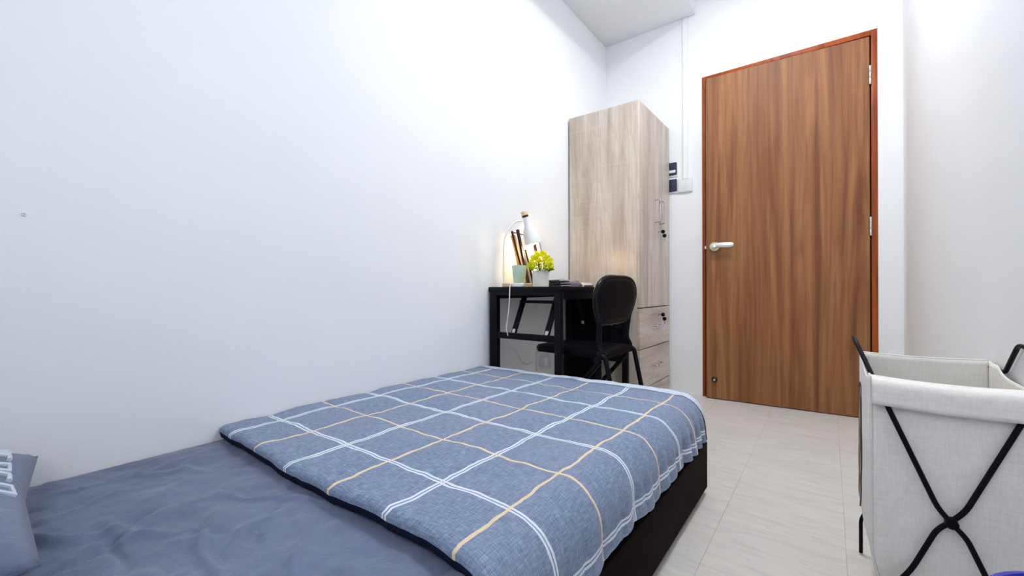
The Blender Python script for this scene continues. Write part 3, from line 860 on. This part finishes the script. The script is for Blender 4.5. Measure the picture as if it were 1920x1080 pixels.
for y in (HYF-.0185, HYB+.004):
    MB().lathe([(0, 0), (.008, 0), (.009, .002), (.009, .014), (0, .016)], n=16, mat=Matrix.Translation((1.506, y+.0, .292)) @ Matrix.Rotation(radians(-90), 4, 'X'), cap0=False, cap1=False).build('rivet', M['black'], hp)
for (x, y) in ((1.384, HYF-.0155), (1.639, HYF-.0115)):
    pass

# blue bin in front of the hamper
bb = MB(); bc = (1.54, -2.38)
bb.lathe([(0, .003), (.066, .003), (.068, .0), (.071, .02), (.084, .405), (.088, .408), (.0915, .414), (.0905, .420), (.085, .4215), (.0815, .414), (.068, .022), (.0, .02)], (bc[0], bc[1], 0), 48, cap0=False, cap1=False)
bin_ = bb.build('waste_bin', M['blue']); tag(bin_, 'glossy blue plastic bin on the floor in front of the linen hamper', 'bin')
MB().tube([(bc[0]+.0865*cos(2*pi*j/48), bc[1]+.0865*sin(2*pi*j/48), .385) for j in range(48)], .0035, 8, closed=True).build('rim_band', M['blue'], bin_)

# ------------------------------------------------------------------ things on the desk
TZ = .712
lm = empty('desk_lamp', 'white desk lamp with wooden base and cap, lit warm', 'lamp', (.112, -1.283, TZ))
MB().lathe([(0, 0), (.073, 0), (.075, .002), (.075, .016), (.073, .018), (0, .018)], (.112, -1.283, TZ), 40, cap0=False, cap1=False).build('base', M['wood_l'], lm)
arm = catmull([(.058, -1.322, TZ+.016), (.058, -1.322, .86), (.06, -1.32, .93), (.068, -1.302, .99), (.080, -1.262, 1.035), (.094, -1.218, 1.046)], 8)
MB().tube(arm, .0042, 10).build('arm', M['lampw'], lm)
A0 = Vector((.092, -1.199, 1.098)); A1 = Vector((.118, -1.150, .930)); ax = (A1-A0).normalized()
zq = ax.to_track_quat('Z', 'Y').to_matrix().to_4x4(); LMX = Matrix.Translation(A0) @ zq
MB().lathe([(0, 0), (.015, 0), (.0165, .002), (.0165, .020), (.0, .021)], n=24, mat=LMX, cap0=False, cap1=False).build('wooden_cap', M['wood_l'], lm)
MB().lathe([(0, .0205), (.0162, .0205), (.0162, .03), (0, .031)], n=24, mat=LMX, cap0=False, cap1=False).build('cap_ring', M['wood_d'], lm)
sh_ = MB().lathe([(0, .031), (.0155, .031), (.0165, .066), (.02, .078), (.034, .105), (.047, .168), (.0455, .168), (.0325, .106), (.019, .082), (0, .08)], n=36, mat=LMX, cap0=False, cap1=False)
sh_.build('shade', M['lampw'], lm, ang=60)
MB().lathe([(0, .082), (.010, .085), (.011, .115), (.021, .14), (.024, .155), (.018, .172), (0, .179)], n=20, mat=LMX, cap0=False, cap1=False).build('bulb', M['bulb'], lm)
pt = bpy.data.lights.new('lamp_bulb_light', 'POINT'); pt.energy = 2.0; pt.color = (1, .72, .40); pt.shadow_soft_size = .022
po_ = bpy.data.objects.new('lamp_bulb_light', pt); po_.location = A0+ax*.205; COL.objects.link(po_)

# adapter with its white cable hanging over the desk edge
ad = empty('charger_adapter', 'white plastic adapter with cable lying at the front of the lamp base', 'adapter', (.18, -1.365, TZ))
MB().box((.150, -1.377, TZ), (.205, -1.353, TZ+.018), .005, 3).build('body', M['white'], ad)
cb = catmull([(.154, -1.365, TZ+.012), (.146, -1.374, TZ+.016), (.143, -1.381, TZ+.008), (.143, -1.385, TZ-.01), (.142, -1.386, .655), (.137, -1.386, .60), (.128, -1.384, .56), (.122, -1.384, .52)], 6)
cb += catmull([(.122, -1.384, .51), (.118, -1.35, .45), (.10, -1.28, .40), (.08, -1.2, .33), (.04, -1.1, .30), (.03, -1.03, .30)], 6)
MB().tube(cb, .0028, 8).build('cable', M['white'], ad)

# mint cup on the lamp base
cp = MB().lathe([(0, 0), (.026, 0), (.028, .002), (.0365, .083), (.0365, .086), (.0345, .086), (.0265, .006), (0, .005)], (.134, -1.296, TZ+.0182), 36, cap0=False, cap1=False).build('cup', M['mint'])
tag(cp, 'pale mint green cup standing on the wooden lamp base', 'cup')

# small easel leaning to the wall
ea = empty('easel', 'small wooden display easel with dark edged legs behind the cup', 'easel', (.12, -1.2, TZ))
def slat(p, q, wx, wy, mat, name):
    p, q = Vector(p), Vector(q); d = q-p; zz = d.normalized(); xx = Vector((0, 1, 0)); yy = zz.cross(xx).normalized(); xx = yy.cross(zz)
    Mx = Matrix(((xx.x, yy.x, zz.x, p.x), (xx.y, yy.y, zz.y, p.y), (xx.z, yy.z, zz.z, p.z), (0, 0, 0, 1)))
    return MB().box((-wx/2, -wy/2, 0), (wx/2, wy/2, d.length), .0008, 1, mat=Mx).build(name, mat, ea)
slat((.100, -1.194, TZ), (.056, -1.252, .995), .006, .010, M['wood_d'], 'leg')
slat((.125, -1.200, TZ), (.062, -1.212, 1.006), .013, .012, M['wood_d'], 'mast')
slat((.088, -1.205, TZ+.06), (.050, -1.235, .975), .036, .006, M['wood_m'], 'back_board')
slat((.150, -1.192, TZ), (.085, -1.172, .905), .008, .010, M['wood_d'], 'leg')
MB().tube(catmull([(.062, -1.262, .985), (.064, -1.24, .987), (.068, -1.212, .986), (.072, -1.18, .982), (.073, -1.166, .985), (.072, -1.161, .997)], 5), .0022, 8).build('hook_rod', M['black'], ea)
MB().box((.125, -1.205, TZ), (.168, -1.165, TZ+.016), .001).build('foot', M['wood_d'], ea)

# white card leaning behind the plant
cdm = empty('picture_card', 'white card with a brown stripe leaning on the wall behind the plant', 'card', (.1, -1.07, TZ))
def lean(y0, y1, z0, z1, d, mat, name, par):
    b0 = Vector((.115, 0, TZ)); t0_ = Vector((.05, 0, .958)); dr_ = (t0_-b0); nn = Vector((dr_.z, 0, -dr_.x)).normalized()
    P = lambda f, y, off: b0+dr_*f+Vector((0, y, 0))+nn*off
    vs = [P(f, y, o_) for o_ in (d[0], d[1]) for (f, y) in ((z0, y0), (z0, y1), (z1, y1), (z1, y0))]
    return MB().add(vs, [[0, 1, 2, 3], [4, 5, 6, 7], [0, 1, 5, 4], [1, 2, 6, 5], [2, 3, 7, 6], [3, 0, 4, 7]]).build(name, mat, par, sm=False)
bd = lean(-1.148, -.985, 0, 1, (-.005, 0), M['card'], 'board', cdm)
lean(-1.060, -1.032, .02, .97, (0, .001), M['wood_d'], 'stripe', cdm)
lean(-.998, -.985, 0, 1, (0, .0015), M['steel'], 'border', cdm)

# potted plant
pc = (.252, -1.288)
pp = empty('potted_plant', 'small lime green artificial plant in a white cylinder pot', 'plant', (pc[0], pc[1], TZ))
MB().lathe([(0, 0), (.0365, 0), (.038, .0015), (.039, .073), (.0385, .0745), (.036, .0745), (.0355, .066), (0, .066)], (pc[0], pc[1], TZ), 36, cap0=False, cap1=False).build('pot', M['pot'], pp)
MB().lathe([(0, 0), (.0352, 0), (.03, .004), (0, .006)], (pc[0], pc[1], TZ+.0665), 24, cap0=False, cap1=False).build('soil', M['soil'], pp)
rg_ = random.Random(5); lf = MB()
for k in range(420):
    th = rg_.uniform(0, 2*pi); ph = rg_.uniform(-.45, 1.0); rr = rg_.uniform(.5, 1.0)**.6
    d = Vector((cos(th)*sqrt(max(0, 1-ph*ph)), sin(th)*sqrt(max(0, 1-ph*ph)), ph))
    c = Vector((pc[0], pc[1], TZ+.108)) + Vector((d.x*.05, d.y*.05, d.z*.06-.01))*rr
    ln = rg_.uniform(.014, .023); wd_ = ln*.32
    dirv = (d + Vector((rg_.uniform(-.5, .5), rg_.uniform(-.5, .5), rg_.uniform(0, .6)))).normalized()
    sd = dirv.cross(Vector((rg_.uniform(-1, 1), rg_.uniform(-1, 1), rg_.uniform(-1, 1)))).normalized(); nn = sd.cross(dirv)
    vs = [c, c+dirv*ln*.45+sd*wd_+nn*.001, c+dirv*ln, c+dirv*ln*.45-sd*wd_+nn*.001, c+dirv*ln*.45-nn*.0015]
    lf.add(vs, [[0, 1, 4], [1, 2, 4], [2, 3, 4], [3, 0, 4]])
lo = lf.build('foliage', M['leaf'], pp, sm=False); lo['kind'] = 'stuff'
stm = MB()
for k in range(16):
    th = rg_.uniform(0, 2*pi); r0 = rg_.uniform(.003, .022)
    stm.tube([(pc[0]+r0*cos(th), pc[1]+r0*sin(th), TZ+.066), (pc[0]+r0*1.6*cos(th), pc[1]+r0*1.6*sin(th), TZ+.115)], .0013, 5)
so_ = stm.build('stems', plain('green_stem', srgb(60, 92, 24), .6), pp); so_['kind'] = 'stuff'

# folded dark pouch, crumpled cloth, white notepad
pch = empty('folded_pouch', 'dark folded pouch with pale stripes lying right of the plant pot', 'pouch', (.22, -1.08, TZ))
def soft_box(lo, hi, bev, amp, k, nsub=3):
    bm = bmesh.new(); bmesh.ops.create_cube(bm, size=1)
    for v in bm.verts: v.co = Vector([lo[i]+(v.co[i]+.5)*(hi[i]-lo[i]) for i in range(3)])
    bmesh.ops.subdivide_edges(bm, edges=list(bm.edges), cuts=7, use_grid_fill=True)
    c = Vector([(lo[i]+hi[i])/2 for i in range(3)])
    for v in bm.verts:
        q = Vector([(v.co[i]-c[i])/max(1e-6, (hi[i]-lo[i])/2) for i in range(3)])
        m_ = max(abs(q.x), abs(q.y)); z = v.co.z
        sh = 1 - bev*m_**4 if z > c.z else 1
        v.co.z = lo[2] + (z-lo[2])*sh
        if z > lo[2]+1e-4:
            v.co += Vector((noise.noise(v.co*40+Vector((k, 0, 0))), noise.noise(v.co*40+Vector((0, k, 0))), noise.noise(v.co*40+Vector((0, 0, k)))))*amp
    return MB().bm(bm)
for k in range(3):
    soft_box((.17+.004*k, -1.145+.003*k, TZ+.0125*k), (.275-.004*k, -1.03-.004*k, TZ+.0125*k+.0125), .35, .002, k).build('fold', M['darkcloth'], pch, ang=60)
    MB().tube([(.276-.004*k, -1.14, TZ+.0125*k+.006), (.277-.004*k, -1.09, TZ+.0125*k+.007), (.276-.004*k, -1.035, TZ+.0125*k+.006)], .0012, 6).build('pale_stripe', M['card'], pch)
cl = soft_box((.175, -1.022, TZ), (.265, -.895, TZ+.036), .55, .008, 9).build('crumpled_cloth', M['greycloth'], ang=70)
tag(cl, 'crumpled mauve grey cloth between the dark pouch and the white notepad', 'cloth')
npd = empty('notepad', 'white notepad with a brown pencil at the far end of the desk', 'notepad', (.22, -.84, TZ))
MB().box((.18, -.885, TZ), (.27, -.79, TZ+.024), .002).build('pages', M['card'], npd)
MB().tube([(.274, -.884, TZ+.006), (.281, -.80, TZ+.006)], .0035, 6).build('pencil', M['wood_d'], npd)

# wall socket under the desk
sk = empty('wall_socket', 'white double wall socket with a plug on the left wall under the desk', 'socket', (0, -.88, .23))
MB().box((0, -.955, .235), (.011, -.81, .34), .002).build('plate', M['white'], sk)
pg_ = MB().box((.011, -.935, .262), (.05, -.892, .312), .006, 3).build('plug', M['white'], sk)
MB().box((.011, -.862, .268), (.014, -.83, .306), .001).build('rocker', M['white'], sk)
MB().tube(catmull([(.03, -.915, .263), (.035, -.92, .22), (.03, -.93, .12), (.04, -.94, .02)], 6), .003, 8).build('plug_cable', M['white'], sk)

# ------------------------------------------------------------------ ceiling lamp (above the frame)
cl_ = empty('ceiling_lamp', 'short white batten lamp on the ceiling beside the beam', 'lamp', CEIL_LAMP)
cx_, cy_ = CEIL_LAMP[:2]
MB().box((cx_-.03, cy_-.31, CZ-.035), (cx_+.03, cy_+.31, CZ), .004).build('housing', M['white'], cl_)
MB().tube([(cx_, cy_-.29, CZ-.06), (cx_, cy_+.29, CZ-.06)], .022, 14).build('tube', M['diffuser'], cl_)
